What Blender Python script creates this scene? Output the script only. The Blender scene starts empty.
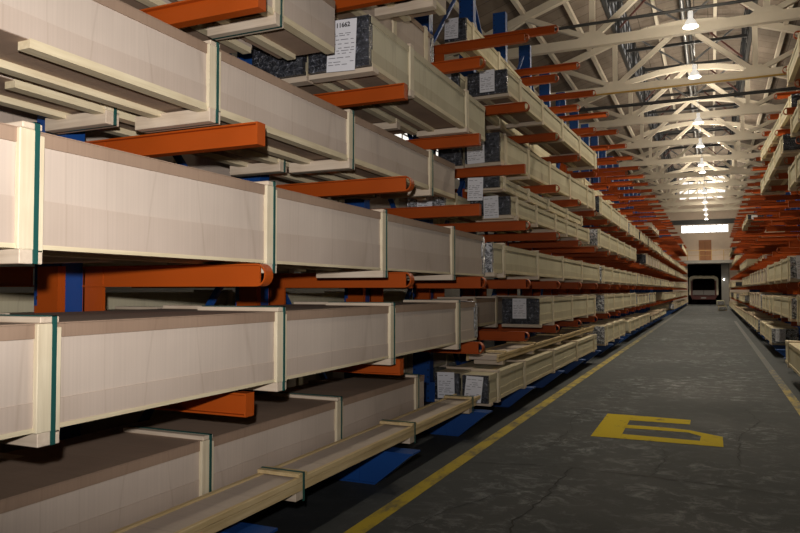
import bpy, math, random
from mathutils import Vector
R = random.Random(7)
sc = bpy.context.scene
COL = sc.collection
PI = math.pi

# ------------------------------------------------------------------ materials
def mat(name, color, rough=0.7, metal=0.0, build=None, emit=None, estr=0.0, spec=0.5):
    m = bpy.data.materials.new(name); m.use_nodes = True
    nt = m.node_tree; b = nt.nodes['Principled BSDF']
    b.inputs['Base Color'].default_value = (*color, 1)
    b.inputs['Roughness'].default_value = rough
    b.inputs['Metallic'].default_value = metal
    b.inputs['Specular IOR Level'].default_value = spec
    if emit:
        b.inputs['Emission Color'].default_value = (*emit, 1)
        b.inputs['Emission Strength'].default_value = estr
    if build: build(nt, b)
    return m

def N(nt, kind, **kw):
    n = nt.nodes.new(kind)
    for k, v in kw.items():
        if k in n.inputs: n.inputs[k].default_value = v
        else: setattr(n, k, v)
    return n

def coords(nt, scale=(1, 1, 1), kind='Object', rot=(0, 0, 0)):
    tc = N(nt, 'ShaderNodeTexCoord'); mp = N(nt, 'ShaderNodeMapping')
    mp.inputs['Scale'].default_value = scale
    mp.inputs['Rotation'].default_value = rot
    nt.links.new(tc.outputs[kind], mp.inputs['Vector'])
    return mp.outputs['Vector']

def ramp(nt, fac, stops):
    r = N(nt, 'ShaderNodeValToRGB'); e = r.color_ramp.elements
    while len(e) < len(stops): e.new(0.5)
    for i, (p, c) in enumerate(stops):
        e[i].position = p; e[i].color = (*c, 1) if len(c) == 3 else c
    nt.links.new(fac, r.inputs['Fac'])
    return r.outputs['Color']

def noise(nt, vec, scale, detail=4, rough=0.55, dist=0.0):
    n = N(nt, 'ShaderNodeTexNoise')
    n.inputs['Scale'].default_value = scale; n.inputs['Detail'].default_value = detail
    n.inputs['Roughness'].default_value = rough; n.inputs['Distortion'].default_value = dist
    nt.links.new(vec, n.inputs['Vector'])
    return n.outputs['Fac']

def mixc(nt, fac, a, b, mode='MIX'):
    m = N(nt, 'ShaderNodeMix', data_type='RGBA', blend_type=mode)
    if isinstance(fac, float): m.inputs[0].default_value = fac
    else: nt.links.new(fac, m.inputs[0])
    for s, v in ((6, a), (7, b)):
        if isinstance(v, tuple): m.inputs[s].default_value = (*v, 1)
        else: nt.links.new(v, m.inputs[s])
    return m.outputs[2]

def bump(nt, b, h, strength=0.2, dist=0.01):
    n = N(nt, 'ShaderNodeBump'); n.inputs['Strength'].default_value = strength
    n.inputs['Distance'].default_value = dist
    nt.links.new(h, n.inputs['Height']); nt.links.new(n.outputs['Normal'], b.inputs['Normal'])

def card_nodes(c0, c1):
    def f(nt, b):
        v = coords(nt)
        n1 = noise(nt, v, 1.3, 3)
        base = ramp(nt, n1, [(0.3, c0), (0.7, c1)])
        v2 = coords(nt, (0.2, 26, 0.25))
        n2 = noise(nt, v2, 3.0, 3)
        st = ramp(nt, n2, [(0.3, (0.93, 0.93, 0.93)), (0.62, (1, 1, 1))])
        c = mixc(nt, 1.0, base, st, 'MULTIPLY')
        v3 = coords(nt, (0.02, 0.9, 0.10))
        cr = noise(nt, v3, 2.6, 1, 0.4, 0.0)
        crease = ramp(nt, cr, [(0.490, (1, 1, 1)), (0.5, (0.84, 0.82, 0.80)), (0.510, (1, 1, 1))])
        c = mixc(nt, 0.6, c, crease, 'MULTIPLY')
        nt.links.new(c, b.inputs['Base Color'])
        bump(nt, b, n1, 0.5, 0.03)
    return f

def wood_nodes(c0, c1, axis='y'):
    def f(nt, b):
        s = {'y': (14, 0.8, 14), 'x': (0.8, 14, 14), 'z': (14, 14, 0.8)}[axis]
        v = coords(nt, s)
        n = noise(nt, v, 2.5, 4, 0.6, 0.4)
        c = ramp(nt, n, [(0.3, c0), (0.7, c1)])
        k = noise(nt, coords(nt, (1, 1, 1)), 4.0, 2)
        c = mixc(nt, 0.5, c, ramp(nt, k, [(0.35, (0.85, 0.8, 0.75)), (0.6, (1, 1, 1))]), 'MULTIPLY')
        nt.links.new(c, b.inputs['Base Color'])
        bump(nt, b, n, 0.15, 0.004)
    return f

def paint_nodes(c, worn, amt=0.70):
    def f(nt, b):
        v = coords(nt)
        n = noise(nt, v, 9, 6, 0.65)
        cc = ramp(nt, n, [(amt - 0.04, c), (amt + 0.02, worn)])
        n2 = noise(nt, v, 2.0, 3)
        cc = mixc(nt, 0.5, cc, ramp(nt, n2, [(0.3, (0.78, 0.78, 0.78)), (0.7, (1, 1, 1))]), 'MULTIPLY')
        nt.links.new(cc, b.inputs['Base Color'])
    return f

def post_nodes(nt, b):
    paint_nodes((.007, .062, .26), (.02, .05, .13), .72)(nt, b)
    base = b.inputs['Base Color'].links[0].from_socket
    v = coords(nt); sp = N(nt, 'ShaderNodeSeparateXYZ'); nt.links.new(v, sp.inputs[0])
    def op(o, a, c):
        m = N(nt, 'ShaderNodeMath', operation=o)
        for i, q in enumerate((a, c)):
            if q is None: continue
            if isinstance(q, float): m.inputs[i].default_value = q
            else: nt.links.new(q, m.inputs[i])
        return m.outputs[0]
    ay = op('ABSOLUTE', op('SUBTRACT', op('ABSOLUTE', op('SUBTRACT', op('ABSOLUTE', sp.outputs['X'], None), .13), None), .105), None)
    fz = op('ABSOLUTE', op('SUBTRACT', op('FRACT', op('MULTIPLY', sp.outputs['Z'], 10.0), None), .5), None)
    hole = op('MULTIPLY', op('LESS_THAN', ay, .009), op('LESS_THAN', fz, .12))
    nt.links.new(mixc(nt, hole, base, (.008, .008, .012)), b.inputs['Base Color'])

def floor_nodes(nt, b):
    v = coords(nt)
    big = noise(nt, v, 0.45, 6, 0.6, 0.5)
    base = ramp(nt, big, [(0.3, (0.017, 0.021, 0.0235)), (0.7, (0.042, 0.049, 0.052))])
    fine = noise(nt, v, 30, 5, 0.7)
    base = mixc(nt, 0.6, base, ramp(nt, fine, [(0.3, (0.72, 0.72, 0.72)), (0.7, (1.1, 1.1, 1.08))]), 'MULTIPLY')
    sv = coords(nt, (0.9, 1.0, 1))
    scuff = noise(nt, sv, 5.0, 10, 0.78, 0.6)
    patch = ramp(nt, noise(nt, sv, 0.55, 4, 0.6, 0.4), [(0.42, (0.12, 0.12, 0.12)), (0.62, (1, 1, 1))])
    m = ramp(nt, scuff, [(0.50, (0, 0, 0)), (0.68, (1, 1, 1))])
    # scuffs only on the driven lane, not along the racks
    sx = N(nt, 'ShaderNodeSeparateXYZ'); nt.links.new(v, sx.inputs[0])
    lane = N(nt, 'ShaderNodeMath', operation='ADD'); lane.inputs[1].default_value = 0.55
    nt.links.new(sx.outputs['X'], lane.inputs[0])
    ab = N(nt, 'ShaderNodeMath', operation='ABSOLUTE'); nt.links.new(lane.outputs[0], ab.inputs[0])
    lm = ramp(nt, ab.outputs[0], [(0.9 / 1.0 * 0.8, (1, 1, 1)), (1.0, (0.0, 0.0, 0.0))])
    dv = N(nt, 'ShaderNodeMath', operation='DIVIDE'); dv.inputs[1].default_value = 1.7
    nt.links.new(ab.outputs[0], dv.inputs[0])
    lm = ramp(nt, dv.outputs[0], [(0.62, (1, 1, 1)), (0.95, (0.12, 0.12, 0.12))])
    mm = mixc(nt, 1.0, mixc(nt, 1.0, m, patch, 'MULTIPLY'), lm, 'MULTIPLY')
    c = mixc(nt, mm, base, (0.25, 0.27, 0.28))
    nt.links.new(c, b.inputs['Base Color'])
    rr = ramp(nt, big, [(0.3, (0.70, 0.70, 0.70)), (0.7, (0.9, 0.9, 0.9))])
    nt.links.new(rr, b.inputs['Roughness'])
    bump(nt, b, fine, 0.12, 0.01)

def yellow_nodes(nt, b):
    v = coords(nt)
    n = noise(nt, v, 6, 8, 0.72)
    c = ramp(nt, n, [(0.30, (0.12, 0.105, 0.05)), (0.42, (0.56, 0.42, 0.005))])
    nt.links.new(c, b.inputs['Base Color'])

def fading_line(paint, bare, thr, y0, y1, amt):
    # painted line, rubbed away more and more further down the aisle
    def f(nt, b):
        v = coords(nt)
        n = noise(nt, coords(nt, (1.4, .7, 1)), 3.2, 9, 0.72)
        sp = N(nt, 'ShaderNodeSeparateXYZ'); nt.links.new(v, sp.inputs[0])
        mr = N(nt, 'ShaderNodeMapRange'); nt.links.new(sp.outputs['Y'], mr.inputs['Value'])
        mr.inputs['From Min'].default_value = y0; mr.inputs['From Max'].default_value = y1; mr.inputs['To Max'].default_value = amt
        sb = N(nt, 'ShaderNodeMath', operation='SUBTRACT'); nt.links.new(n, sb.inputs[0]); nt.links.new(mr.outputs[0], sb.inputs[1])
        nt.links.new(ramp(nt, sb.outputs[0], [(thr, bare), (thr + .2, paint)]), b.inputs['Base Color'])
    return f

def roof_nodes(nt, b):
    br = N(nt, 'ShaderNodeTexBrick'); br.offset = 0.0
    br.inputs['Scale'].default_value = 1.0
    br.inputs['Brick Width'].default_value = 3.0; br.inputs['Row Height'].default_value = 0.75
    br.inputs['Mortar Size'].default_value = 0.018
    br.inputs['Color1'].default_value = (0.23, 0.19, 0.155, 1)
    br.inputs['Color2'].default_value = (0.185, 0.15, 0.12, 1)
    br.inputs['Mortar'].default_value = (0.09, 0.07, 0.055, 1)
    nt.links.new(coords(nt, (1, 1, 1)), br.inputs['Vector'])
    n = noise(nt, coords(nt, (2.0, 0.5, 1)), 1.5, 6, 0.65, 0.6)
    c = mixc(nt, 0.8, br.outputs['Color'], ramp(nt, n, [(0.3, (0.68, 0.66, 0.64)), (0.65, (1.05, 1.05, 1.05))]), 'MULTIPLY')
    nt.links.new(c, b.inputs['Base Color'])

def wall_nodes(c):
    def f(nt, b):
        n = noise(nt, coords(nt), 0.5, 6, 0.65)
        nt.links.new(ramp(nt, n, [(0.3, tuple(x * 0.8 for x in c)), (0.7, c)]), b.inputs['Base Color'])
    return f

def wrap_black(nt, b):
    v = coords(nt)
    n = noise(nt, v, 16, 5, 0.7, 2.0)
    c = ramp(nt, n, [(0.4, (0.018, 0.02, 0.024)), (0.6, (0.06, 0.064, 0.072)), (0.70, (0.5, 0.52, 0.56))])  # palest stop paints glints on the film into the colour
    br = N(nt, 'ShaderNodeTexBrick'); br.offset = 0.5
    br.inputs['Scale'].default_value = 1.0; br.inputs['Brick Width'].default_value = 0.1
    br.inputs['Row Height'].default_value = 0.05; br.inputs['Mortar Size'].default_value = 0.006
    br.inputs['Color1'].default_value = (0.5, 0.52, 0.56, 1); br.inputs['Color2'].default_value = (0.75, 0.78, 0.85, 1)
    br.inputs['Mortar'].default_value = (1.0, 1.0, 1.1, 1)
    nt.links.new(coords(nt, (1, 1, 1), rot=(PI / 2, 0, 0)), br.inputs['Vector'])
    c = mixc(nt, 1.0, c, br.outputs['Color'], 'MULTIPLY')
    nt.links.new(c, b.inputs['Base Color'])
    bump(nt, b, n, 0.8, 0.02)

def wrap_silver(nt, b):
    n = noise(nt, coords(nt), 13, 5, 0.7, 2.5)
    c = ramp(nt, n, [(0.42, (0.06, 0.065, 0.07)), (0.58, (0.72, 0.74, 0.78))])
    nt.links.new(c, b.inputs['Base Color'])
    bump(nt, b, n, 0.9, 0.03)

def glass_dirty(nt, b):
    n = noise(nt, coords(nt, (1, 0.6, 0.6)), 2.2, 5, 0.7)
    c = ramp(nt, n, [(0.46, (0.05, 0.05, 0.055)), (0.62, (1, 1, 1))])
    nt.links.new(c, b.inputs['Emission Color']); b.inputs['Emission Strength'].default_value = 0.35

M = dict(
    card=mat('cardboard_greyish', (.5, .43, .34), .85, build=card_nodes((.50, .42, .345), (.58, .495, .41))),
    cardy=mat('cardboard_pale_lamp_tint', (.5, .43, .34), .8, build=card_nodes((.55, .505, .345), (.65, .60, .425))),  # yellower copy of the cardboard; mostly warm lamp light put into the colour
    kraft=mat('cardboard_brown', (.3, .2, .13), .85, build=card_nodes((.27, .185, .125), (.35, .245, .17))),
    flap=mat('cardboard_flap', (.5, .43, .34), .85, build=card_nodes((.46, .375, .30), (.54, .45, .37))),
    flapy=mat('cardboard_flap_pale_lamp_tint', (.5, .43, .34), .8, build=card_nodes((.47, .415, .275), (.57, .51, .35))),  # flap copy with the same lamp tint put into its colour
    wood=mat('pale_pine', (.6, .5, .35), .7, build=wood_nodes((.58, .50, .32), (.72, .64, .44), 'y')),
    woody=mat('yellow_pine', (.55, .42, .2), .7, build=wood_nodes((.50, .37, .17), (.68, .54, .30), 'y')),
    woodz=mat('pale_pine_upright', (.6, .5, .35), .7, build=wood_nodes((.60, .525, .36), (.74, .665, .48), 'z')),
    woodx=mat('pale_pine_cross', (.6, .5, .35), .7, build=wood_nodes((.55, .455, .34), (.68, .58, .45), 'x')),
    strap=mat('green_plastic_strap', (.010, .072, .062), .45),
    orange=mat('orange_paint', (.6, .15, .02), .5, spec=.25, build=paint_nodes((.40, .070, .006), (.24, .06, .02), .74)),
    blue=mat('blue_paint', (.01, .07, .3), .45, build=paint_nodes((.007, .062, .26), (.02, .05, .13), .72)),
    bluep=mat('blue_punched_post', (.01, .07, .3), .45, build=post_nodes),
    hole=mat('dark_steel_hole', (.008, .008, .012), .8),
    floor=mat('worn_concrete', (.1, .1, .1), .5, build=floor_nodes),
    yellow=mat('yellow_floor_paint', (.6, .43, .02), .8, spec=.15, build=yellow_nodes),
    yline=mat('rubbed_yellow_line_paint', (.4, .3, .02), .65, build=fading_line((.42, .31, .006), (.045, .047, .042), .33, 8, 34, .22)),
    yellow_worn=mat('worn_yellow_floor_paint', (.4, .3, .02), .6, build=fading_line((.42, .30, .008), (.040, .043, .042), .38, 10, 17, .20)),
    crack=mat('dark_joint', (.012, .012, .011), .9),
    roof=mat('roof_slabs', (.4, .35, .3), .9, build=roof_nodes),
    cream=mat('cream_painted_concrete', (.72, .66, .55), .7, build=wall_nodes((.76, .69, .57))),
    wallp=mat('pale_plaster', (.7, .6, .5), .9, build=wall_nodes((.72, .60, .50))),
    wallg=mat('grey_plaster', (.3, .3, .3), .9, build=wall_nodes((.34, .33, .31))),
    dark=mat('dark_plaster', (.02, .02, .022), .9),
    steel=mat('grey_steel', (.30, .31, .33), .35, .8),
    dsteel=mat('dark_painted_steel', (.035, .037, .04), .5),
    rsteel=mat('red_brown_steel', (.10, .035, .03), .6),
    pipey=mat('yellow_gas_pipe', (.42, .26, .05), .5),
    black=mat('black_film_over_profiles', (.02, .02, .02), .25, build=wrap_black),
    silver=mat('clear_silver_film', (.5, .5, .5), .22, .35, build=wrap_silver),
    paper=mat('white_paper', (.72, .73, .76), .8),
    ink=mat('printed_ink', (.20, .20, .22), .8),
    inkd=mat('black_ink', (.03, .03, .03), .8),
    door=mat('brown_door', (.33, .14, .055), .6, build=wood_nodes((.30, .125, .05), (.36, .16, .07), 'z')),
    rail=mat('ochre_railing', (.50, .32, .12), .6),
    lampm=mat('lamp_frosted_bell', (.75, .75, .75), .35, emit=(1, .95, .86), estr=.55),
    lampe=mat('lamp_glow', (1, 1, 1), .5, emit=(1, .95, .86), estr=9.0),
    glass=mat('daylit_window_glass', (.8, .8, .8), .3, emit=(1, .98, .94), estr=2.2),
    gable=mat('daylit_gable_glass', (.8, .8, .8), .3, emit=(1, .96, .90), estr=1.0),
    glassd=mat('dirty_lantern_glass', (.1, .1, .1), .3, build=glass_dirty),
    tarp=mat('cream_tarpaulin', (.62, .58, .46), .7),
    truckd=mat('dark_truck_interior', (.02, .02, .016), .9),
    truckr=mat('maroon_truck_paint', (.10, .03, .03), .5),
    truckg=mat('grey_tailgate', (.20, .19, .19), .5),
    rubber=mat('black_rubber', (.012, .012, .012), .9),
    plate=mat('number_plate', (.3, .3, .3), .5),
)

# ------------------------------------------------------------------ mesh helpers
class MB:
    def __init__(self): self.v = []; self.f = []; self.m = []
    def quad(self, pts, mi=0):
        i = len(self.v); self.v += [tuple(p) for p in pts]
        self.f.append(tuple(range(i, i + len(pts)))); self.m.append(mi)
    def box(self, x0, x1, y0, y1, z0, z1, mi=0):
        if x0 > x1: x0, x1 = x1, x0
        if y0 > y1: y0, y1 = y1, y0
        if z0 > z1: z0, z1 = z1, z0
        i = len(self.v)
        self.v += [(x0, y0, z0), (x1, y0, z0), (x1, y1, z0), (x0, y1, z0), (x0, y0, z1), (x1, y0, z1), (x1, y1, z1), (x0, y1, z1)]
        for q in ((0, 3, 2, 1), (4, 5, 6, 7), (0, 1, 5, 4), (1, 2, 6, 5), (2, 3, 7, 6), (3, 0, 4, 7)):
            self.f.append(tuple(i + k for k in q)); self.m.append(mi)
        return self
    def prism(self, poly, axis, a, b, mi=0):
        """poly of 2-D points extruded along axis from a to b. axis 'y': pts are (x,z); 'x': (y,z); 'z': (x,y)"""
        def P(p, t):
            return {'y': (p[0], t, p[1]), 'x': (t, p[0], p[1]), 'z': (p[0], p[1], t)}[axis]
        n = len(poly); i = len(self.v)
        self.v += [P(p, a) for p in poly] + [P(p, b) for p in poly]
        self.f.append(tuple(i + k for k in range(n))); self.m.append(mi)
        self.f.append(tuple(i + n + k for k in reversed(range(n)))); self.m.append(mi)
        for k in range(n):
            k2 = (k + 1) % n
            self.f.append((i + k, i + n + k, i + n + k2, i + k2)); self.m.append(mi)
        return self
    def bar(self, p0, p1, w, d, up=(0, 0, 1), mi=0):
        p0 = Vector(p0); p1 = Vector(p1); t = (p1 - p0).normalized(); u = Vector(up)
        if abs(t.dot(u)) > 0.95: u = Vector((1, 0, 0))
        s = t.cross(u).normalized(); u = s.cross(t).normalized()
        i = len(self.v)
        for p in (p0, p1):
            for a, b in ((-1, -1), (1, -1), (1, 1), (-1, 1)):
                self.v.append(tuple(p + s * a * d / 2 + u * b * w / 2))
        for q in ((0, 1, 2, 3), (7, 6, 5, 4), (0, 4, 5, 1), (1, 5, 6, 2), (2, 6, 7, 3), (3, 7, 4, 0)):
            self.f.append(tuple(i + k for k in q)); self.m.append(mi)
        return self
    def tube(self, p0, p1, r, n=10, mi=0, r2=None):
        p0 = Vector(p0); p1 = Vector(p1); t = (p1 - p0).normalized()
        u = Vector((0, 0, 1)) if abs(t.z) < 0.9 else Vector((1, 0, 0))
        s = t.cross(u).normalized(); u = s.cross(t); i = len(self.v); r2 = r if r2 is None else r2
        for p, rr in ((p0, r), (p1, r2)):
            for k in range(n):
                a = 2 * PI * k / n
                self.v.append(tuple(p + (s * math.cos(a) + u * math.sin(a)) * rr))
        for k in range(n):
            k2 = (k + 1) % n
            self.f.append((i + k, i + k2, i + n + k2, i + n + k)); self.m.append(mi)
        self.f.append(tuple(i + k for k in reversed(range(n)))); self.m.append(mi)
        self.f.append(tuple(i + n + k for k in range(n))); self.m.append(mi)
        return self
    def lathe(self, prof, n=20, mi=0):
        i = len(self.v)
        for r, z in prof:
            for k in range(n):
                a = 2 * PI * k / n
                self.v.append((r * math.cos(a), r * math.sin(a), z))
        for j in range(len(prof) - 1):
            for k in range(n):
                k2 = (k + 1) % n
                self.f.append((i + j * n + k, i + j * n + k2, i + (j + 1) * n + k2, i + (j + 1) * n + k)); self.m.append(mi)
        return self
    def mesh(self, name, mats):
        me = bpy.data.meshes.new(name)
        me.from_pydata(self.v, [], self.f)
        for m in (mats if isinstance(mats, (list, tuple)) else [mats]): me.materials.append(m)
        me.polygons.foreach_set('material_index', self.m)
        me.update()
        import bmesh
        bm = bmesh.new(); bm.from_mesh(me); bmesh.ops.recalc_face_normals(bm, faces=bm.faces); bm.to_mesh(me); bm.free()
        return me
    def build(self, name, mats, parent=None, bevel=0.0):
        o = bpy.data.objects.new(name, self.mesh(name, mats)); COL.objects.link(o)
        if parent is not None: o.parent = parent
        if bevel:
            b = o.modifiers.new('bevel', 'BEVEL'); b.width = bevel; b.segments = 1; b.limit_method = 'ANGLE'
        return o

def link_mesh(name, me, parent=None):
    o = bpy.data.objects.new(name, me); COL.objects.link(o)
    if parent is not None: o.parent = parent
    return o

def tag(o, label, cat, group=None):
    o['label'] = label; o['category'] = cat
    if group: o['group'] = group
    return o

def thing(name, label, cat, loc=(0, 0, 0), group=None):
    o = bpy.data.objects.new(name, None); COL.objects.link(o); o.location = loc
    o.empty_display_size = 0.2
    return tag(o, label, cat, group)

def struct(o): o['kind'] = 'structure'; return o

ONES = ['', 'first', 'second', 'third', 'fourth', 'fifth', 'sixth', 'seventh', 'eighth', 'ninth', 'tenth', 'eleventh', 'twelfth',
        'thirteenth', 'fourteenth', 'fifteenth', 'sixteenth', 'seventeenth', 'eighteenth', 'nineteenth']
TENS = {20: 'twent', 30: 'thirt', 40: 'fort', 50: 'fift'}
def nth(n):
    if n < 20: return ONES[n]
    t = TENS[n // 10 * 10]
    return t + 'ieth' if n % 10 == 0 else t + 'y-' + ONES[n % 10]

# ------------------------------------------------------------------ setting
YE = 84.0
XL, XR = -11.0, 9.4
XC = -0.94
def build_setting():
    fl = struct(MB().box(XL, XR, -6, YE + 16, -0.2, 0).build('floor', M['floor']))
    # painted lines and the digit on the floor: flat markings of the floor
    m = MB(); m.box(-2.24, -2.11, -2, 82, 0.0, 0.002); m.build('line_marking', M['yline'], fl)
    m = MB(); m.box(1.0, 1.12, -2, 40, 0.0, 0.002); m.build('line_marking', M['yellow_worn'], fl)
    ps = [(-1.235, 7.90), (-1.255, 9.42), (-0.26, 9.37), (-0.26, 9.06), (-0.95, 9.05), (-0.945, 8.73), (-0.54, 8.74), (-0.26, 8.69), (0.085, 8.44), (0.085, 7.90)]
    hole = [(-0.95, 8.52), (-0.59, 8.54), (-0.26, 8.54), (-0.13, 8.38), (-0.14, 8.12), (-0.93, 8.16)]
    # digit built from strips so that the opening stays open
    d = MB()
    def fq(*p): d.quad([(x, y, 0.003) for x, y in p])
    fq((-1.235, 7.90), (-0.93, 7.90), (-0.95, 9.42), (-1.255, 9.42))
    fq((-0.95, 9.05), (-0.26, 9.06), (-0.26, 9.37), (-0.95, 9.42))
    fq((-0.945, 8.52), (-0.59, 8.54), (-0.54, 8.74), (-0.945, 8.73))
    fq((-0.59, 8.54), (-0.26, 8.54), (-0.26, 8.69), (-0.54, 8.74))
    fq((-0.26, 8.54), (-0.13, 8.38), (0.085, 8.44), (-0.26, 8.69))
    fq((-0.13, 8.38), (-0.14, 8.12), (0.085, 7.90), (0.085, 8.44))
    fq((-0.14, 8.12), (-0.93, 8.16), (-0.93, 7.90), (0.085, 7.90))
    d.build('digit_marking', M['yellow'], fl)
    c = MB()
    def crack(pts, w):
        pts2 = []
        for (a, b) in zip(pts, pts[1:]):
            n = max(2, int(math.dist(a, b) / 0.07))
            for i in range(n): pts2.append((a[0] + (b[0] - a[0]) * i / n + R.uniform(-.02, .02), a[1] + (b[1] - a[1]) * i / n + R.uniform(-.02, .02)))
        pts2.append(pts[-1])
        for a, b in zip(pts2, pts2[1:]):
            dx, dy = b[0] - a[0], b[1] - a[1]; L = math.hypot(dx, dy) or 1; ww = w * R.uniform(.4, 1.2)
            nx, ny = -dy / L * ww, dx / L * ww
            c.quad([(a[0] - nx, a[1] - ny, .0025), (b[0] - nx, b[1] - ny, .0025), (b[0] + nx, b[1] + ny, .0025), (a[0] + nx, a[1] + ny, .0025)])
    crack([(-2.1, 6.25), (-1.28, 6.45), (-.6, 6.4), (.05, 6.34), (.6, 6.23), (1.1, 6.2)], .005)
    crack([(-1.18, 6.42), (-1.2, 5.5), (-1.27, 4.83), (-1.23, 4.2)], .006)
    crack([(-1.9, 4.3), (-1.75, 4.9), (-1.5, 5.5)], .003)
    crack([(-1.55, 7.2), (-1.5, 8.2), (-1.62, 8.9), (-1.5, 9.8)], .004)
    crack([(.2, 7.1), (.25, 8.5), (.5, 9.6), (.4, 10.5)], .004)
    crack([(-.5, 6.4), (-.42, 7.2), (-.5, 7.8)], .003)
    for yy in (12.4, 18.4, 24.4, 30.4):
        crack([(-2.1, yy), (1.1, yy + .05)], .006)
    c.build('crack_lines', M['crack'], fl)

    struct(MB().box(XL - .3, XL, -6, YE, 0, 12.5).build('wall_left', M['wallg']))
    struct(MB().box(XR, XR + .3, -6, YE, 0, 12.5).build('wall_right', M['wallg']))
    struct(MB().box(XL, XR, -6.3, -6, 0, 15.5).build('wall_back', M['wallg']))
    # end wall with gate, window strip and gable window
    GX0, GX1, GZ = -2.45, 1.75, 4.45
    w = MB()
    w.box(XL, GX0, YE, YE + .4, 0, 7.95); w.box(GX1, XR, YE, YE + .4, 0, 7.95); w.box(GX0, GX1, YE, YE + .4, GZ, 7.95)
    w.box(XL, -3.05, YE, YE + .4, 7.95, 8.75); w.box(1.72, XR, YE, YE + .4, 7.95, 8.75)
    w.box(XL, XR, YE, YE + .4, 8.75, 11.7); w.box(XL, -3.2, YE, YE + .4, 11.7, 15.5); w.box(1.5, XR, YE, YE + .4, 11.7, 15.5)
    w.box(-3.2, 1.5, YE, YE + .4, 14.1, 15.5)
    struct(w.build('wall_end', M['wallp']))
    g = MB(); g.box(-3.05, 1.72, YE + .15, YE + .2, 7.95, 8.75)
    wn = struct(g.build('window_1', M['glass']))
    fr = MB()
    for i in range(9):
        x = -3.05 + i * 4.77 / 8; fr.box(x - .03, x + .03, YE + .08, YE + .22, 7.95, 8.75)
    fr.build('window_frame', M['wallg'], wn)
    g = MB(); g.box(-3.2, 1.5, YE + .15, YE + .2, 11.7, 14.1)
    wn = struct(g.build('window_2', M['gable']))
    fr = MB()
    for i in range(6):
        x = -3.2 + i * 4.7 / 5; fr.box(x - .04, x + .04, YE + .08, YE + .22, 11.7, 14.1)
    fr.box(-3.2, 1.5, YE + .08, YE + .22, 12.85, 12.93)
    fr.build('window_frame', M['wallg'], wn)
    # dark beam over the strip window
    struct(MB().box(-6, 5, YE - .3, YE, 8.85, 9.35).build('trim_1', M['dsteel']))
    struct(MB().box(.95, 1.7, YE - .05, YE + .35, 0, 4.45).build('trim_2', M['wallg']))
    # tunnel behind the gate
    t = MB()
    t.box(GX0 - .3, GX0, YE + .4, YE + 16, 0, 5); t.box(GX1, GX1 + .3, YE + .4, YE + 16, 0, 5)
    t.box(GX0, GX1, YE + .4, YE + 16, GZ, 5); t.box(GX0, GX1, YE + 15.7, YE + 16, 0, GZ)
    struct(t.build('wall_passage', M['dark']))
    # roof: two slopes, lantern sides, lantern roof
    ce = MB()
    def slope(x0, z0, x1, z1):
        ce.prism([(x0, z0), (x1, z1), (x1, z1 + .2), (x0, z0 + .2)], 'y', -6, YE)
    slope(XL - .3, 10.0, -7.3, 10.75); slope(-7.3, 10.75, -4.4, 11.75); slope(-4.4, 11.75, -3.45, 12.05)
    slope(XR + .3, 10.0, 5.4, 10.75); slope(5.4, 10.75, 2.5, 11.75); slope(2.5, 11.75, 1.6, 12.05)
    slope(-3.5, 14.2, XC, 14.55); slope(XC, 14.55, 1.62, 14.2)
    roof = struct(ce.build('ceiling', M['roof']))
    rb = MB()
    for x, z in ((-8.9, 10.45), (-7.3, 10.7), (-5.8, 11.18), (-4.5, 11.62), (7.0, 10.45), (5.4, 10.7), (3.9, 11.18), (2.65, 11.62), (-2.2, 14.3), (.3, 14.3)):
        rb.box(x - .07, x + .07, -6, YE, z - .16, z + .02)
    rb.build('roof_rib', M['cream'], roof)
    for s, x in (('3', -3.45), ('4', 1.57)):
        g = MB(); g.box(x - .02, x + .02, -6, YE, 12.05, 14.3)
        wn = struct(g.build('window_' + s, M['glassd']))
        fr = MB(); k = .06
        y = -6
        while y < YE:
            fr.box(x - k, x + k, y - .05, y + .05, 12.0, 14.3); y += 1.0
        for z in (12.05, 12.5, 13.1, 13.7, 14.2): fr.box(x - k, x + k, -6, YE, z - .06, z + .06)
        fr.build('window_frame', M['dsteel'], wn)
    for k in range(5):
        y = 16.4 + 6 * k
        wn = struct(MB().box(XL, XL + .03, y, y + 4, 6.9, 8.5).build(f'window_{5 + k}', M['gable']))
        fr = MB()
        for i in range(6): fr.box(XL, XL + .06, y + i * .8 - .03, y + i * .8 + .03, 6.9, 8.5)
        fr.box(XL, XL + .055, y, y + 4, 7.67, 7.73)
        fr.build('window_frame', M['wallg'], wn)
build_setting()

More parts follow.
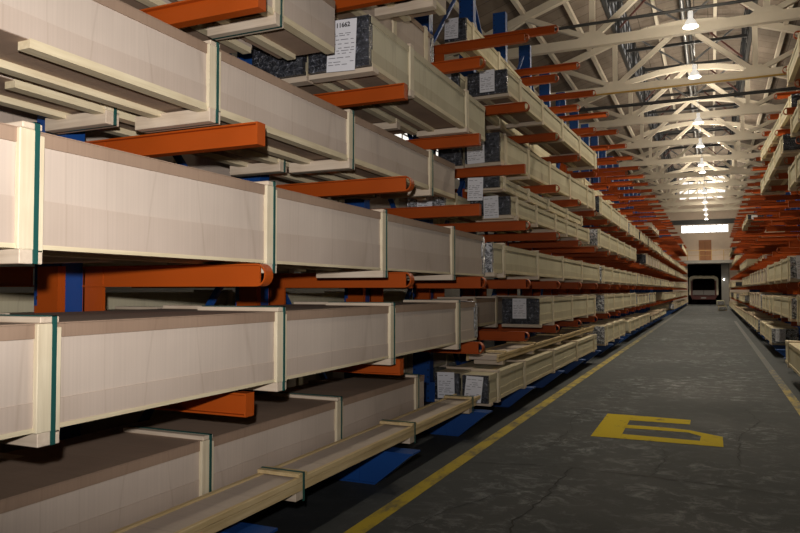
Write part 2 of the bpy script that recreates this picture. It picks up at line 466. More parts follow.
# ------------------------------------------------------------------ roof trusses
def build_trusses():
    top = [(-9.9, 9.95), (-7.7, 10.3), (-5.8, 10.95), (-3.5, 11.75), (-2.2, 12.02), (XC, 12.12)]
    top = top + [(2 * XC - x, z) for x, z in reversed(top[:-1])]
    T = .22; ZB = 9.78
    meshes = []
    b = MB(); b.box(-10.9, 9.0, -T / 2, T / 2, ZB - .15, ZB + .15)
    for x in (-7.7, -3.5, 1.62, 5.82):
        b.prism([(x - .48, ZB + .14), (x + .48, ZB + .14), (x + .2, ZB + .33), (x - .2, ZB + .33)], 'y', -T / 2 - .003, T / 2 + .003)
    meshes.append(('bottom_chord', b.mesh('bottom_chord', M['cream'])))
    b = MB()
    for p, q in zip(top, top[1:]): b.bar((p[0], 0, p[1]), (q[0], 0, q[1]), .24, T)
    meshes.append(('top_chord', b.mesh('top_chord', M['cream'])))
    for x, z in ((-7.7, 10.3), (-3.5, 11.75), (1.62, 11.75), (5.82, 10.3)):
        meshes.append(('vertical', MB().box(x - .09, x + .09, -.08, .08, ZB + .1, z).mesh('vertical', M['cream'])))
    for (x0, z0), (x1, z1) in (((-3.5, ZB + .1), (XC, 12.05)), ((1.62, ZB + .1), (XC, 12.05)), ((-3.5, ZB + .1), (-5.8, 10.95)), ((1.62, ZB + .1), (3.92, 10.95)),
                               ((-7.7, ZB + .1), (-5.8, 10.9)), ((5.82, ZB + .1), (3.92, 10.9))):
        meshes.append(('diagonal', MB().bar((x0, 0, z0), (x1, 0, z1), .17, .16).mesh('diagonal', M['cream'])))
    lm = []
    # steel lantern portal above each truss
    f = MB()
    for x in (-3.35, 1.47): f.bar((x, 0, 12.0), (x, 0, 14.2), .12, .12)
    lm.append(('post', f, 'dsteel'))
    f = MB().bar((-3.4, 0, 14.05), (1.52, 0, 14.05), .16, .10); lm.append(('tie_beam', f, 'dsteel'))
    f = MB().tube((XC, .1, 12.2), (-3.3, .1, 14.0), .045, 8).tube((XC, .1, 12.2), (1.42, .1, 14.0), .045, 8); lm.append(('strut', f, 'steel'))
    f = MB().bar((-3.3, -.05, 12.3), (-1.6, -.05, 14.0), .07, .07); lm.append(('brace', f, 'rsteel')); f = MB().bar((1.42, -.05, 12.3), (-.28, -.05, 14.0), .07, .07); lm.append(('brace', f, 'rsteel'))
    f = MB().bar((-3.4, 3, 12.3), (1.5, 3, 12.3), .12, .1); lm.append(('cross_tie', f, 'dsteel'))
    lm = [(n, f.mesh(n, M[k])) for n, f, k in lm]
    for k in range(10):
        y = 23.5 + 6 * k
        t = thing('roof_truss', f'cream concrete roof truss, {nth(k + 1)} in view along the hall from the camera', 'roof truss', (0, y, 0), 'cream roof trusses')
        for n, me in meshes: link_mesh(n, me, t)
        t = thing('lantern_frame', f'steel roof-light frame standing on the {nth(k + 1)} cream truss', 'steel frame', (0, y, 0), 'steel frames of the roof lantern')
        for n, me in lm: link_mesh(n, me, t)
    def pipe(label, p0, p1, r, m, cat='pipe'):
        tag(MB().tube(p0, p1, r, 10).build('ceiling_pipe', M[m]), label, cat)
    pipe('dark pipe crossing the hall between the second and third trusses', (-8.8, 31.6, 9.62), (7, 31.6, 9.62), .07, 'dsteel')
    pipe('thin yellow pipe running under the second truss', (-8.8, 29.25, 9.58), (7, 29.25, 9.6), .035, 'pipey')
    pipe('dark pipe crossing in front of the first truss', (-8.6, 23.2, 10.3), (6.8, 23.2, 10.3), .05, 'dsteel')
    pipe('silver pipe running lengthwise under the roof lantern', (XC, -2, 12.9), (XC, 80, 12.9), .08, 'steel')
    pipe('dark cable duct beside the lengthwise silver pipe', (XC + .22, -2, 12.95), (XC + .22, 80, 12.95), .07, 'dsteel')
build_trusses()

# ------------------------------------------------------------------ lamps
LAMP_Y = [5.2, 11.2, 15.8, 21.1, 26.2, 33.5, 39.2, 45.1, 47.9, 58.0, 64.4, 70.2, 75.0, 80.0]  # last two added to brighten the end wall; first three unseen, lights only
def build_lamps():
    refl = MB().lathe([(.06, .34), (.09, .30), (.17, .18), (.25, .02), (.26, 0), (.24, .02), (.16, .17), (.07, .29)], 24).mesh('reflector', M['lampm'])
    hous = MB().lathe([(.001, .56), (.08, .55), (.09, .50), (.09, .36), (.06, .32)], 16).mesh('ballast_housing', M['lampm'])
    bulb = MB().lathe([(.001, .02), (.16, .025), (.225, .04), (.16, .05), (.001, .06)], 20).mesh('bulb', M['lampe'])
    hook = MB().tube((0, 0, .55), (0, 0, 3.6), .012, 6).mesh('suspension_rod', M['dsteel'])
    for k, y in enumerate(LAMP_Y):
        n = k - 2
        lab = f'lit bell-shaped ceiling lamp, {nth(n)} in the row along the aisle' if n >= 1 else f'lit bell-shaped ceiling lamp hanging above the aisle, {["two lamps", "one lamp"][k] if k < 2 else ""} before the first in view'
        if n < 1: continue
        t = thing('ceiling_lamp', lab, 'lamp', (-.45, y, 9.0), 'bell lamps over the aisle'); t.scale = (.8, .8, .8)
        link_mesh('reflector', refl, t); link_mesh('ballast_housing', hous, t); link_mesh('bulb', bulb, t); link_mesh('suspension_rod', hook, t)
    for k, y in enumerate(LAMP_Y):
        f = .12 if y < 8 else .4 if y < 14 else 1.0
        for kind, e, z in (('SPOT', LAMP_W, 8.72), ('SPOT', LAMP_P, 9.75), ('POINT', 130, 8.70)):
            l = bpy.data.lights.new('lamp_light', kind); l.energy = e * f; l.color = (1, .88, .70); l.shadow_soft_size = .2
            if kind == 'SPOT': l.spot_size = math.radians(126); l.spot_blend = .8
            o = bpy.data.objects.new('lamp_light', l); COL.objects.link(o); o.location = (-.45, y, z)
            if z > 9: o.rotation_euler.x = PI; l.spot_size = math.radians(165)
LAMP_W = 740; LAMP_P = 620
build_lamps()

# ------------------------------------------------------------------ racks
LEV = [None, 1.03, 1.75, 2.56, 3.35, 4.22, 5.20, 6.03]      # top of arms, tier 1..7
BASE = .28
TIER = ['floor tier', 'first arm tier', 'second arm tier', 'third arm tier', 'fourth arm tier', 'fifth arm tier', 'sixth arm tier', 'top arm tier']
PITCH = 2.08
AH = .13

def arm_meshes(s, square, L=1.37, ys=1):
    """arm pointing along s*X, local origin at the post face, top at z=0"""
    b = MB()
    b.box(0, s * L, -.006, .006, -AH, 0); b.box(s * .02, s * L, -.038, .038, -.010, 0); b.box(s * .02, s * L, -.038, .038, -AH, -AH + .010)
    if square: b.box(s * (L - .012), s * L, -.038, .038, -AH, 0)
    arm = b.mesh('arm', M['orange'])
    cap = None
    if not square:
        c = MB(); n = 10; r = AH / 2
        outer = [(s * (L + r * .95 * math.sin(PI * k / n)), -r + r * math.cos(PI * k / n)) for k in range(n + 1)]
        inner = [(s * (L + (r * .95 - .009) * math.sin(PI * k / n)), -r + (r - .009) * math.cos(PI * k / n)) for k in range(n + 1)]
        for k in range(n):
            c.prism([outer[k], outer[k + 1], inner[k + 1], inner[k]], 'y', -.038, .038)
        cap = c.mesh('end_cap', M['orange'])
    k = MB()
    for x0, x1, ya, yb, za in ((-.20, .17, -.014, .010, -.31), (-.20, .02, -.190, -.166, -.31), (.003, .016, -.014, .042, -.31), (.003, .016, -.218, -.166, -.31), (-.225, -.20, -.19, .01, -.31)):
        k.box(s * x0, s * x1, ys * ya, ys * yb, za, -.002 if x0 > -.21 else -.25)
    br = k.mesh('mounting_bracket', M['orange'])
    return arm, cap, br

def post_mesh(s, holes):
    H = 7.2; x = lambda d: s * -d
    prof = [(x(0), -.074), (x(0), .074), (x(.26), .074), (x(.26), -.074)]
    b = MB().prism(prof, 'z', 0, H)
    return b.mesh('post', M['bluep'])

def foot_mesh(s, L):
    b = MB(); r = s
    b.prism([(r * -.3, .0), (r * (L - .34), .0), (r * L, BASE - .012), (r * -.3, BASE - .012)], 'y', -.07, .07)
    b.box(r * -.3, r * (L + .01), -.085, .085, BASE - .014, BASE)
    b.box(r * -.3, r * (L - .33), -.085, .085, 0, .014)
    b.prism([(r * (L - .345), .0), (r * (L - .325), 0), (r * (L + .01), BASE - .005), (r * (L - .01), BASE - .005)], 'y', -.085, .085)
    b.box(r * (L - .50), r * (L - .47), -.078, .078, .014, BASE - .014)
    return b.mesh('base_foot', M['blue'])

def tier_square(n, t):
    if t == 1: return n < 2
    if t == 3: return n in (0, 2)
    if t == 4: return n in (0, 1, 2, 3)
    return (n * 7 + t * 3) % 5 == 0 and t not in (2, 5, 6, 7)

WORDS = 'none one two three four five six seven eight nine ten eleven twelve thirteen fourteen fifteen sixteen seventeen'.split()
def build_rack(side, xpost, y0, n0, n1, name, back_n):
    s = 1 if side == 'left' else -1
    aF = {q: arm_meshes(s, q) for q in (False, True)}
    aB = arm_meshes(-s, True, 1.2, -1)
    pm = post_mesh(s, False)
    fm = foot_mesh(s, 1.49)
    idx = 0
    for n in range(n0, n1):
        idx += 1
        y = y0 + PITCH * n - .09
        t = thing('rack_upright', f'blue rack post with orange arms, {nth(idx)} along the {side} row from the camera', 'rack post', (xpost, y, 0), f'rack posts of the {side} row')
        po = link_mesh('post', pm, t)
        link_mesh('base_foot', fm, t)
        for tier in range(1, 8):
            q = tier_square(n, tier)
            if n > 14 and R.random() < .12 and tier > 4: continue
            a, c, br = aF[q]
            o = link_mesh('arm', a, t); o.location = (0, .09 if tier > 1 else 0, LEV[tier])
            if c: link_mesh('end_cap', c, o)
            if n < 16 and tier > 1: link_mesh('mounting_bracket', br, o)
        if n < back_n:
            for tier in range(1, 6):
                a, c, br = aB
                o = link_mesh('arm', a, t); o.location = (-s * .26, -.09, LEV[tier])
    # diagonal braces in some bays
    bi = 0
    for n in range(n0, min(n1, 14) - 1):
        bi += 1
        y = y0 + PITCH * n
        x = xpost - s * .13
        B = thing('rack_brace', f'blue zigzag brace between posts {WORDS[bi]} and {WORDS[bi + 1]} of the {side} row', 'rack brace', (0, 0, 0), f'braces of the {side} row')
        for z0, z1 in ((.02, 1.9), (1.9, 3.5), (3.5, 5.2), (5.2, 6.9)):
            if (bi + int(z0)) % 2: z0, z1 = z1, z0
            MB().bar((x, y + .13, z0), (x, y + PITCH - .31, z1), .06, .03, up=(1, 0, 0)).build('diagonal', M['blue'], B)
build_rack('left', -3.72, 3.32, -1, 37, 'rack', 5)
build_rack('right', 2.77, 15.68, -2, 24, 'rack', 0)

# ------------------------------------------------------------------ crates
def label_mesh(w, h, s=1, text=None):
    """paper sheet in the XZ plane facing -Y, top-left at origin"""
    b = MB(); b.box(0, w, -.002, 0, -h, 0, 0)
    rr = random.Random(int(w * 1000 + h * 777))
    z = -.035 if not text else -.11
    while z > -h + .03:
        x = .015
        while x < w - .04:
            L = rr.uniform(.02, .07)
            x2 = min(x + L, w - .015)
            if rr.random() < .8: b.box(x, x2, -.003, -.002, z - .006, z, 1)
            x = x2 + rr.uniform(.008, .03)
        z -= rr.choice((.016, .022, .034))
    return b.mesh('paper_label', [M['paper'], M['ink']])
LABEL_A = label_mesh(.21, .30); LABEL_B = label_mesh(.20, .29); LABEL_C = label_mesh(.26, .42, text=True)

def text_mesh(txt, size, m):
    cu = bpy.data.curves.new('print', 'FONT'); cu.body = txt; cu.size = size; cu.extrude = .0005; cu.offset = .0014
    o = bpy.data.objects.new('print', cu); COL.objects.link(o)
    dg = bpy.context.evaluated_depsgraph_get()
    me = bpy.data.meshes.new_from_object(o.evaluated_get(dg))
    bpy.data.objects.remove(o); me.materials.clear(); me.materials.append(m)
    return me

def wrap_face(s, d0, d1, z0, z1, y, rr, amp):
    """wrinkled film closing the near end"""
    b = MB(); nx, nz = 9, 7
    idx = {}
    for i in range(nx + 1):
        for j in range(nz + 1):
            e = i in (0, nx) or j in (0, nz)
            d = d0 + (d1 - d0) * i / nx; z = z0 + (z1 - z0) * j / nz
            idx[i, j] = len(b.v)
            b.v.append((-s * d, y + (0 if e else -.012 + rr.uniform(-amp, amp)), z))
    for i in range(nx):
        for j in range(nz):
            b.f.append((idx[i, j], idx[i + 1, j], idx[i + 1, j + 1], idx[i, j + 1])); b.m.append(0)
    # skirt a short way along the crate
    for (a0, b0, a1, b1) in ((d0, z0, d1, z0), (d1, z0, d1, z1), (d1, z1, d0, z1), (d0, z1, d0, z0)):
        b.quad([(-s * a0, y, b0), (-s * a1, y, b1), (-s * a1, y + .07, b1), (-s * a0, y + .07, b0)])
    return b

COUNT = {}
def crate(side, tier, xf, y0, y1, h, batt, z0=None, depth=.60, bh=.075, pale=False, wrap=None, label=None, lid='kraft', detail=2,
          desc=None, where=None, strap=True, flap=True, endwrap=False, xe=None, rs=.03, rt=.042):
    s = 1 if side == 'left' else -1
    z0 = (LEV[tier] if tier else BASE) if z0 is None else z0
    rr = random.Random(int(y0 * 131 + tier * 17 + xf * 1000))
    key = (side, tier)
    if desc is None:
        COUNT[key] = COUNT.get(key, 0) + 1
        kind = {None: 'closed', 'black': 'dark film-ended', 'silver': 'silver film-ended'}[wrap]
        desc = f'{"pale" if pale else "grey-brown"} {kind} cardboard crate, {nth(COUNT[key])} along the {TIER[tier]} of the {side} rack'
    L = y1 - y0
    body_m = M['cardy' if pale else 'card']; flap_m = M['flapy' if pale else 'flap']
    zb = bh + .02
    def X(d): return -s * d
    def bx(b, d0, d1, a0, a1, c0, c1, mi=0): b.box(X(d0), X(d1), a0, a1, c0, c1, mi)
    if detail == 0:
        b = MB()
        bx(b, .022, depth - .02, 0, L, zb, h, 0)
        bx(b, .014, depth - .012, .01, L, h, h + .008, 3); bx(b, .016, .022, .01, L, h - .05, h, 3)
        for y in batt:
            y -= y0
            bx(b, 0, .022, y - .045, y + .045, .02, h + .012, 1); bx(b, 0, depth, y - .05, y + .05, 0, bh, 1); bx(b, 0, depth, y - .04, y + .04, h + .008, h + .03, 1)
        bx(b, 0, .09, .1, L - .1, bh, zb, 1)
        if wrap: bx(b, .028, depth - .03, -.03, .08, zb + .01, h - .01, 2)
        if label:
            bx(b, .15, .36, -.035, -.03, h - .33 if h > .4 else zb + .01, h - .04, 4)
        o = b.build('crate', [body_m, M['woodz'], M[wrap or 'black'], M['kraft'], M['paper']])
        o.location = (xf, y0, z0 + .002)
        tag(o, desc, 'crate', where or f'crates on the {TIER[tier]} of the {side} rack')
        return o
    t = thing('crate', desc, 'crate', (xf, y0, z0 + .002), where or f'crates on the {TIER[tier]} of the {side} rack')
    if xe is not None: t.rotation_euler.z = -math.atan2(xe - xf, y1 - y0)
    b = MB(); bx(b, .022, depth - .022, 0, L, zb, h); b.build('carton', body_m, t, .006)
    b = MB(); bx(b, .024, depth - .024, .002, L - .002, zb - .006, zb + .001); b.build('base_sheet', M['kraft'], t)
    if flap:
        zf = zb + (h - zb) * rr.uniform(.24, .42)
        b = MB(); zs = [zf + rr.uniform(-.012, .012) for _ in range(8)]
        pts = [(0.0 + .02, zb - .005)] + [(L - .02, zb - .005)] + [(L - .02 - (L - .04) * i / 7, zs[i]) for i in range(8)]
        b.prism(pts, 'x', X(.022), X(.0165)); b.build('lower_flap', flap_m, t)
    if lid:
        b = MB(); bx(b, .013, depth - .013, .015, L - .015, h, h + .006); bx(b, .013, .0215, .015, L - .015, h - .052, h + .001)
        b.build('lid', M[lid] if not pale or lid != 'kraft' else flap_m, t)
    for d in (0.0, depth * .62):
        b = MB(); bx(b, d + .012, d + .085, rs, L - .03, zb - rt, zb); b.build('runner', M['wood'], t)
    for y in batt:
        y -= y0
        b = MB(); bx(b, 0, depth, y - .05, y + .05, 0, bh); be = b.build('bearer', M['woodx'], t, .003)
        b = MB()
        if detail == 2 and not pale:
            bx(b, -.003, .022, y - .058, y + .008, bh - .002, h + .004); bx(b, 0, .020, y + .022, y + .052, bh - .012, h - .012)
        else:
            bx(b, 0, .022, y - .045, y + .045, bh, h + .004)
        b.build('batten', M['woodz'], t, .003)
        b = MB(); bx(b, 0, depth, y - .045, y + .04, h + .006, h + .03); b.build('top_batten', M['woodx'], t, .003)
        if strap and detail == 2:
            b = MB(); c = .015 if not pale else 0
            bx(b, -.006, .0, y + c - .010, y + c + .010, -.001, h + .034); bx(b, -.006, depth + .004, y + c - .010, y + c + .010, h + .030, h + .034)
            bx(b, -.006, depth + .004, y + c - .010, y + c + .010, -.001, .001)
            b.build('strap', M['strap'], t)
    if wrap:
        n = 1
        wrap_face(s, .018, depth - .02, bh * .75, h + .003, -.03, rr, .012 if wrap == 'silver' else .006).build('wrapped_end', M[wrap], t)
        b = MB(); bx(b, .002, depth - .002, .012, .12, bh * .1, bh * .72); b.build('end_board', M['woodx'], t)
    if endwrap:
        b = MB()
        b.box(X(.012), X(depth - .01), L - .1, L + .03, zb - .01, h + .012)
        b.build('film_end', M['silver'], t, .02)
    if label:
        for (d, top, me, tilt) in label:
            o = link_mesh('paper_label', me, t)
            w = max(v.co.x for v in me.vertices)
            o.location = (X(d) - (w if s > 0 else 0), -.058, top); o.rotation_euler = (tilt, rr.uniform(-.05, .05), 0)
    return t

def low_crate(side, tier, xf, y0, y1, h, batt, z0, depth, desc, strap=True, label=False):
    s = 1 if side == 'left' else -1
    L = y1 - y0
    t = thing('flat_crate', desc, 'crate', (xf, y0, z0 + .002), f'flat crates of the {side} rack')
    def bx(b, d0, d1, a0, a1, c0, c1, mi=0): b.box(-s * d0, -s * d1, a0, a1, c0, c1, mi)
    b = MB(); bx(b, .03, depth - .03, 0.02, L - .02, .08, h - .012); b.build('carton', M['card'], t)
    b = MB(); bx(b, 0, .028, 0, L, .115, h); b.build('side_board', M['woody'], t, .003)
    b = MB(); bx(b, .006, .034, .0, L - .15, .06, .112); b.build('side_board', M['woody'], t, .003)
    b = MB(); bx(b, depth - .03, depth, 0, L, .06, h); b.build('side_board', M['woody'], t, .003)
    for y in batt:
        y -= y0
        b = MB(); bx(b, .02, depth - .02, y - .05, y + .05, 0, .06); b.build('bearer', M['woodx'], t, .003)
        b = MB(); bx(b, -.004, depth, y - .05, y + .05, h, h + .024); b.build('top_batten', M['woody'], t, .003)
        if strap:
            b = MB(); bx(b, -.010, -.005, y - .009, y + .009, .0, h + .028); bx(b, -.01, depth, y - .009, y + .009, h + .025, h + .029); b.build('strap', M['strap'], t)
    return t

def spaced(a, b, step, m=.35):
    n = max(1, round((b - a - 2 * m) / step)); return [a + m + (b - a - 2 * m) * i / n for i in range(n + 1)]

# ---- left rack, near crates
XF = -2.34
def near_left():
    C = crate
    # floor tier
    C('left', 0, -2.70, .5, 6.72, .44, [1.75, 3.31, 4.9, 6.5], desc='long brown-topped carton crate on the floor tier behind the flat crate', depth=.62)
    C('left', 0, -3.34, .5, 6.4, .40, [1.0, 2.6, 4.2, 6.0], desc='second brown-topped carton crate deeper on the floor tier, against the blue posts', depth=.30, detail=1)
    low_crate('left', 0, -2.36, 1.2, 7.5, .15, [2.3, 3.8, 5.6, 7.2], BASE, .31, 'long flat timber-sided crate lying at the front of the floor tier')
    C('left', 0, -2.30, 7.66, 15.8, .345, [8.04, 9.3, 11.2, 13.28, 15.35], bh=.05, pale=True, wrap='black', depth=.34, label=[(.06, .345, LABEL_B, -.25)], flap=True, detail=1,
      desc='low pale crate on the floor tier with a curling sheet on its dark end', strap=True)
    C('left', 0, -2.67, 7.75, 15.6, .345, [8.2, 9.6, 11.5, 13.5, 15.2], bh=.05, pale=True, wrap='black', depth=.34, label=[(.07, .36, LABEL_A, 0)], detail=1,
      desc='low crate with a paper-marked dark end, set behind the crate with the curling sheet')
    low_crate('left', 0, -2.38, 8.3, 16.0, .15, [8.6, 10.2, 12.2, 14.4, 15.7], BASE + .38, .42, 'flat timber-sided crate stacked on the pair of low floor-tier crates', strap=False)
    C('left', 0, -2.30, 17.0, 21.3, .46, [17.4, 18.6, 19.8, 21.0], pale=True, wrap='silver', depth=.6, label=None, detail=1)
    # first arm tier
    C('left', 1, XF, .3, 7.36, .465, [.4, 1.93, 3.53, 5.12, 6.72], z0=1.0, bh=.055, rt=.018, endwrap=True, desc='long grey carton crate on the first arm tier, its brown lid showing from above')
    C('left', 1, -2.98, .3, 6.9, .43, [.8, 2.2, 3.9, 5.6], desc='carton crate hidden in back of the long first-tier crate, its brown lid just showing', detail=1, depth=.58)
    C('left', 1, -3.0, 9.0, 13.5, .44, [9.3, 10.38, 12.0], desc='brown carton crate set back on the first arm tier past the film-wrapped crate', detail=1, depth=.55)
    C('left', 1, XF, 10.40, 16.0, .44, [11.36, 13.05, 14.74, 15.75], pale=True, wrap='black', label=[(.20, .44, LABEL_A, 0)], detail=1, strap=False,
      desc='pale first-tier crate with crinkled film and a paper sheet on its end')
    C('left', 1, XF, 17.3, 25.0, .44, [17.8, 19.1, 21.14, 23.2, 24.7], pale=True, wrap='silver', detail=1, strap=False)
    # second arm tier
    C('left', 2, XF, .3, 7.64, .505, [.4, 1.84, 3.42, 4.97, 6.57], z0=1.696, bh=.055, rt=.018, endwrap=True, desc='long grey carton crate on the second arm tier, at eye level in the left rack')
    C('left', 2, -2.98, .3, 6.6, .43, [.8, 2.8, 4.4, 6.0], desc='carton crate in back of the long second-tier crate', detail=1, depth=.58)
    C('left', 2, XF, 7.98, 16.6, .40, [8.44, 10.29, 12.2, 14.14, 16.4], pale=True, wrap='silver', detail=1, strap=False, desc='long pale crate on the second arm tier with a narrow film-wrapped end')
    C('left', 2, XF, 16.9, 25.4, .40, spaced(16.9, 25.4, 1.7), pale=True, wrap='silver', detail=1, strap=False, label=[(.2, .4, LABEL_A, 0)])
    # third arm tier
    C('left', 3, -2.60, .2, 7.40, .44, [1.55, 3.22, 4.90, 6.64], bh=.08, depth=.56, rs=1.83, desc='grey third-tier carton crate seen from below, green-strapped beside a square arm end')
    C('left', 3, -3.18, .2, 7.1, .44, [1.5, 3.02, 4.8, 6.5], desc='carton crate in back on the third arm tier, its underside boards in view', depth=.5, bh=.08, rs=2.2)
    C('left', 3, -2.45, 9.2, 15.2, .30, [9.5, 10.6, 11.9, 12.8, 13.8, 15.0], xe=-2.34, pale=True, wrap='black', label=[(.17, .31, LABEL_A, 0)], detail=1, strap=False,
      desc='low pale crate on the third arm tier with a tall sheet on its dark end')
    C('left', 3, -3.09, 8.4, 15.0, .30, [8.8, 10.4, 12.6, 14.4], pale=True, wrap='silver', label=[(.17, .28, LABEL_A, 0)], detail=1, strap=False, depth=.55,
      desc='low third-tier crate set back, its film end behind a round arm end')
    C('left', 3, -2.47, 8.75, 14.6, .17, [8.95, 10.2, 11.5, 13.0, 14.4], xe=-2.38, z0=LEV[3] + .335, bh=.04, pale=True, wrap='black', label=[(.22, .17, LABEL_A, 0)], detail=1, strap=False, flap=False, depth=.5,
      desc='thin pale crate stacked on the low third-tier crate, a long sheet hanging from its end')
    C('left', 3, XF, 16.3, 25.3, .42, spaced(16.3, 25.3, 1.6), pale=True, wrap='silver', detail=1, strap=False)
    # fourth arm tier
    C('left', 4, -2.60, -.8, 4.66, .46, [.6, 2.1, 3.87], bh=.08, depth=.56, desc='grey-brown carton crate high on the fourth arm tier, its far end in plain view')
    C('left', 4, -3.18, -.8, 4.4, .46, [.6, 2.1, 3.6], bh=.08, desc='carton crate in back on the fourth arm tier, boards under it in view', depth=.5)
    t = C('left', 4, -2.46, 4.98, 8.1, .45, [5.80, 7.38], bh=.06, pale=True, wrap='black', detail=2, strap=False, depth=.60, lid='kraft',
      label=[(.11, .44, LABEL_C, 0)], desc='pale crate on the fourth arm tier whose dark end carries the sheet printed 11662')
    tm = text_mesh('11662', .052, M['inkd'])
    o = link_mesh('lettering', tm, t); o.location = (-.30, -.0625, .372); o.rotation_euler = (PI / 2, 0, 0)
    C('left', 4, -3.09, 5.0, 7.5, .36, [5.7, 6.9], pale=True, wrap='black', detail=1, desc='crate with a dark end in back of the one printed 11662', depth=.55, strap=False)
    C('left', 5, -3.04, 5.1, 7.85, .46, [5.7, 6.7, 7.6], bh=.06, detail=1, depth=.5, endwrap=True, strap=False,
      desc='brown carton crate set back on the fifth arm tier, over the one printed 11662')
    C('left', 4, -2.68, 9.5, 16.2, .46, [9.75, 10.9, 12.2, 13.7, 15.3, 15.95], xe=-2.36, depth=.55, pale=True, wrap='black', label=[(.23, .46, LABEL_C, 0)], detail=1, strap=False,
      desc='long pale fourth-tier crate with a dark wrinkled end, over the thin stacked crate')
    C('left', 4, -3.27, 9.6, 11.6, .34, [9.9, 11.3], pale=True, wrap='black', detail=1, strap=False, depth=.4, desc='dark-ended crate set back on the fourth arm tier beside the long pale one')
    # fifth arm tier
    C('left', 5, XF + .02, -.8, 6.37, .42, [.3, 2.0, 4.1, 6.0], bh=.085, desc='grey-brown carton crate on the fifth arm tier, only its underside in view', detail=1)
    C('left', 5, -2.47, 9.15, 15.8, .36, [9.75, 11.0, 12.4, 13.9, 15.5], xe=-2.26, pale=True, wrap='black', label=[(.18, .37, LABEL_A, 0), ], detail=1, strap=False,
      desc='pale crate on the fifth arm tier with a glossy dark end and a square sheet', bh=.06)
    C('left', 5, -3.10, 9.0, 15.5, .34, [9.3, 11.0, 13.0, 15.0], pale=True, wrap='black', detail=1, strap=False, label=[(.12, .33, LABEL_B, 0)], depth=.5, bh=.06, desc='crate set back on the fifth arm tier with a small sheet on its end')
    # sixth arm tier
    C('left', 6, -3.2, 9.6, 17.4, .36, [9.9, 11.3, 13.0, 15.0, 17.0], depth=.36, pale=True, wrap='black', label=[(.12, .37, LABEL_A, 0)], detail=1, strap=False, bh=.06,
      desc='crate set back on the sixth arm tier, dark striped end with a paper sheet')
near_left()

def fill(side, tier, ya, yb, xf, xback, pale=True, dens=.92, hr=(.30, .46), depth=.6, back=.15):
    y = ya
    rr = random.Random(tier * 97 + (5 if side == 'left' else 900))
    while y < yb - 2:
        L = rr.choice((3.2, 5.0, 6.2, 6.5, 8.0))
        L = min(L, yb - y)
        if rr.random() < dens:
            x = xf if rr.random() > back else xback
            h = rr.uniform(*hr)
            wr = rr.choice((None, 'silver', 'silver', 'black'))
            det = 1 if y < 24 else 0
            lab = wr is not None and rr.random() < .7
            crate(side, tier, x, y, y + L, h, spaced(y, y + L, 1.6), pale=pale if rr.random() < .85 else False, wrap=wr,
                  label=([(.15 if side == 'left' else .15, h - .02, LABEL_A, 0)] if det and lab and h > .36 else (lab if det == 0 else None)), detail=det, strap=False, depth=depth, bh=.06)
        y += L + rr.uniform(.15, .9)

s = 'left'
fill(s, 0, 22.2, 80, -2.30, -2.6, hr=(.22, .42))
fill(s, 1, 25.4, 80, XF, -2.7)
fill(s, 2, 25.7, 80, XF, -2.7)
fill(s, 3, 25.6, 80, XF, -2.7)
fill(s, 4, 16.6, 80, XF, -2.7, hr=(.30, .42))
fill(s, 5, 18.0, 80, -2.95, XF, dens=.55, hr=(.16, .30), back=.3)
fill(s, 6, 60.0, 80, XF, -2.7, dens=.8)
# right rack: crates overhang the arm ends a little
XRF = 1.27
def near_right():
    C = crate
    C('right', 0, 1.16, 9.0, 14.2, .42, [9.6, 11.4, 13.6], pale=True, lid='wood', detail=1, strap=False, flap=False, desc='pale timber crate on the floor tier of the right rack at the picture edge', bh=.06)
    C('right', 0, 1.75, 11.4, 17.0, .36, [12.0, 14.0, 16.6], pale=False, detail=1, strap=False, desc='low brown-topped crate set back on the right rack floor tier', bh=.06)
    C('right', 0, XRF, 18.9, 23.4, .40, [19.4, 21, 23], pale=True, wrap='silver', label=[(.1, .40, LABEL_A, 0)], detail=1, strap=False, desc='short crate on the right rack floor tier, film end with a sheet')
    C('right', 1, XRF - .02, 9.2, 13.2, .46, [9.8, 11.5, 12.9], pale=True, detail=1, strap=False, desc='pale plain-ended crate on the right rack first arm tier at the picture edge')
    C('right', 1, XRF, 14.2, 18.6, .42, [14.6, 16.2, 18.2], pale=True, wrap='silver', detail=1, strap=False, desc='pale crate with a silvery crinkled end on the right rack first arm tier')
    C('right', 1, XRF, 19.0, 22.2, .40, [19.4, 20.6, 21.9], pale=True, wrap=None, detail=1, strap=False, desc='short pale crate past the silvery-ended one on the right rack first arm tier')
    C('right', 2, XRF, 14.3, 20.2, .44, [14.6, 16.0, 17.6, 19.6], pale=True, wrap='silver', label=[(.1, .46, LABEL_C, 0)], detail=1, strap=False, desc='pale second-tier crate of the right rack, big sheet on its silver end')
    C('right', 5, XRF, 15.2, 22.0, .36, [15.6, 17.2, 18.8, 20.4, 21.7], pale=True, wrap='black', detail=1, strap=False, desc='long pale crate on the right rack fifth arm tier, dark end above an arm')
    C('right', 4, XRF, 11.2, 14.4, .40, [11.5, 13.0, 14.1], pale=True, detail=1, strap=False, desc='pale crate on the right rack fourth arm tier at the picture edge')
    C('right', 5, XRF, 10.5, 13.8, .32, [11.0, 12.5, 13.6], pale=True, detail=1, strap=False, desc='pale crate on the right rack fifth arm tier at the picture edge')
    C('right', 6, XRF, 10.2, 14.3, .34, [10.6, 12.3, 14.0], pale=True, detail=1, strap=False, desc='pale crate on the right rack sixth arm tier at the picture edge')
    C('right', 6, 1.50, 16.0, 22.2, .34, [16.3, 17.8, 19.4, 20.8, 21.9], xe=1.30, pale=True, wrap='black', detail=1, strap=False, desc='pale crate on the right rack sixth arm tier, dark end showing')
near_right()
s = 'right'
fill(s, 0, 24.5, 64, XRF, 1.6)
fill(s, 1, 22.8, 64, XRF, 1.6)
fill(s, 2, 20.8, 64, XRF, 1.6)
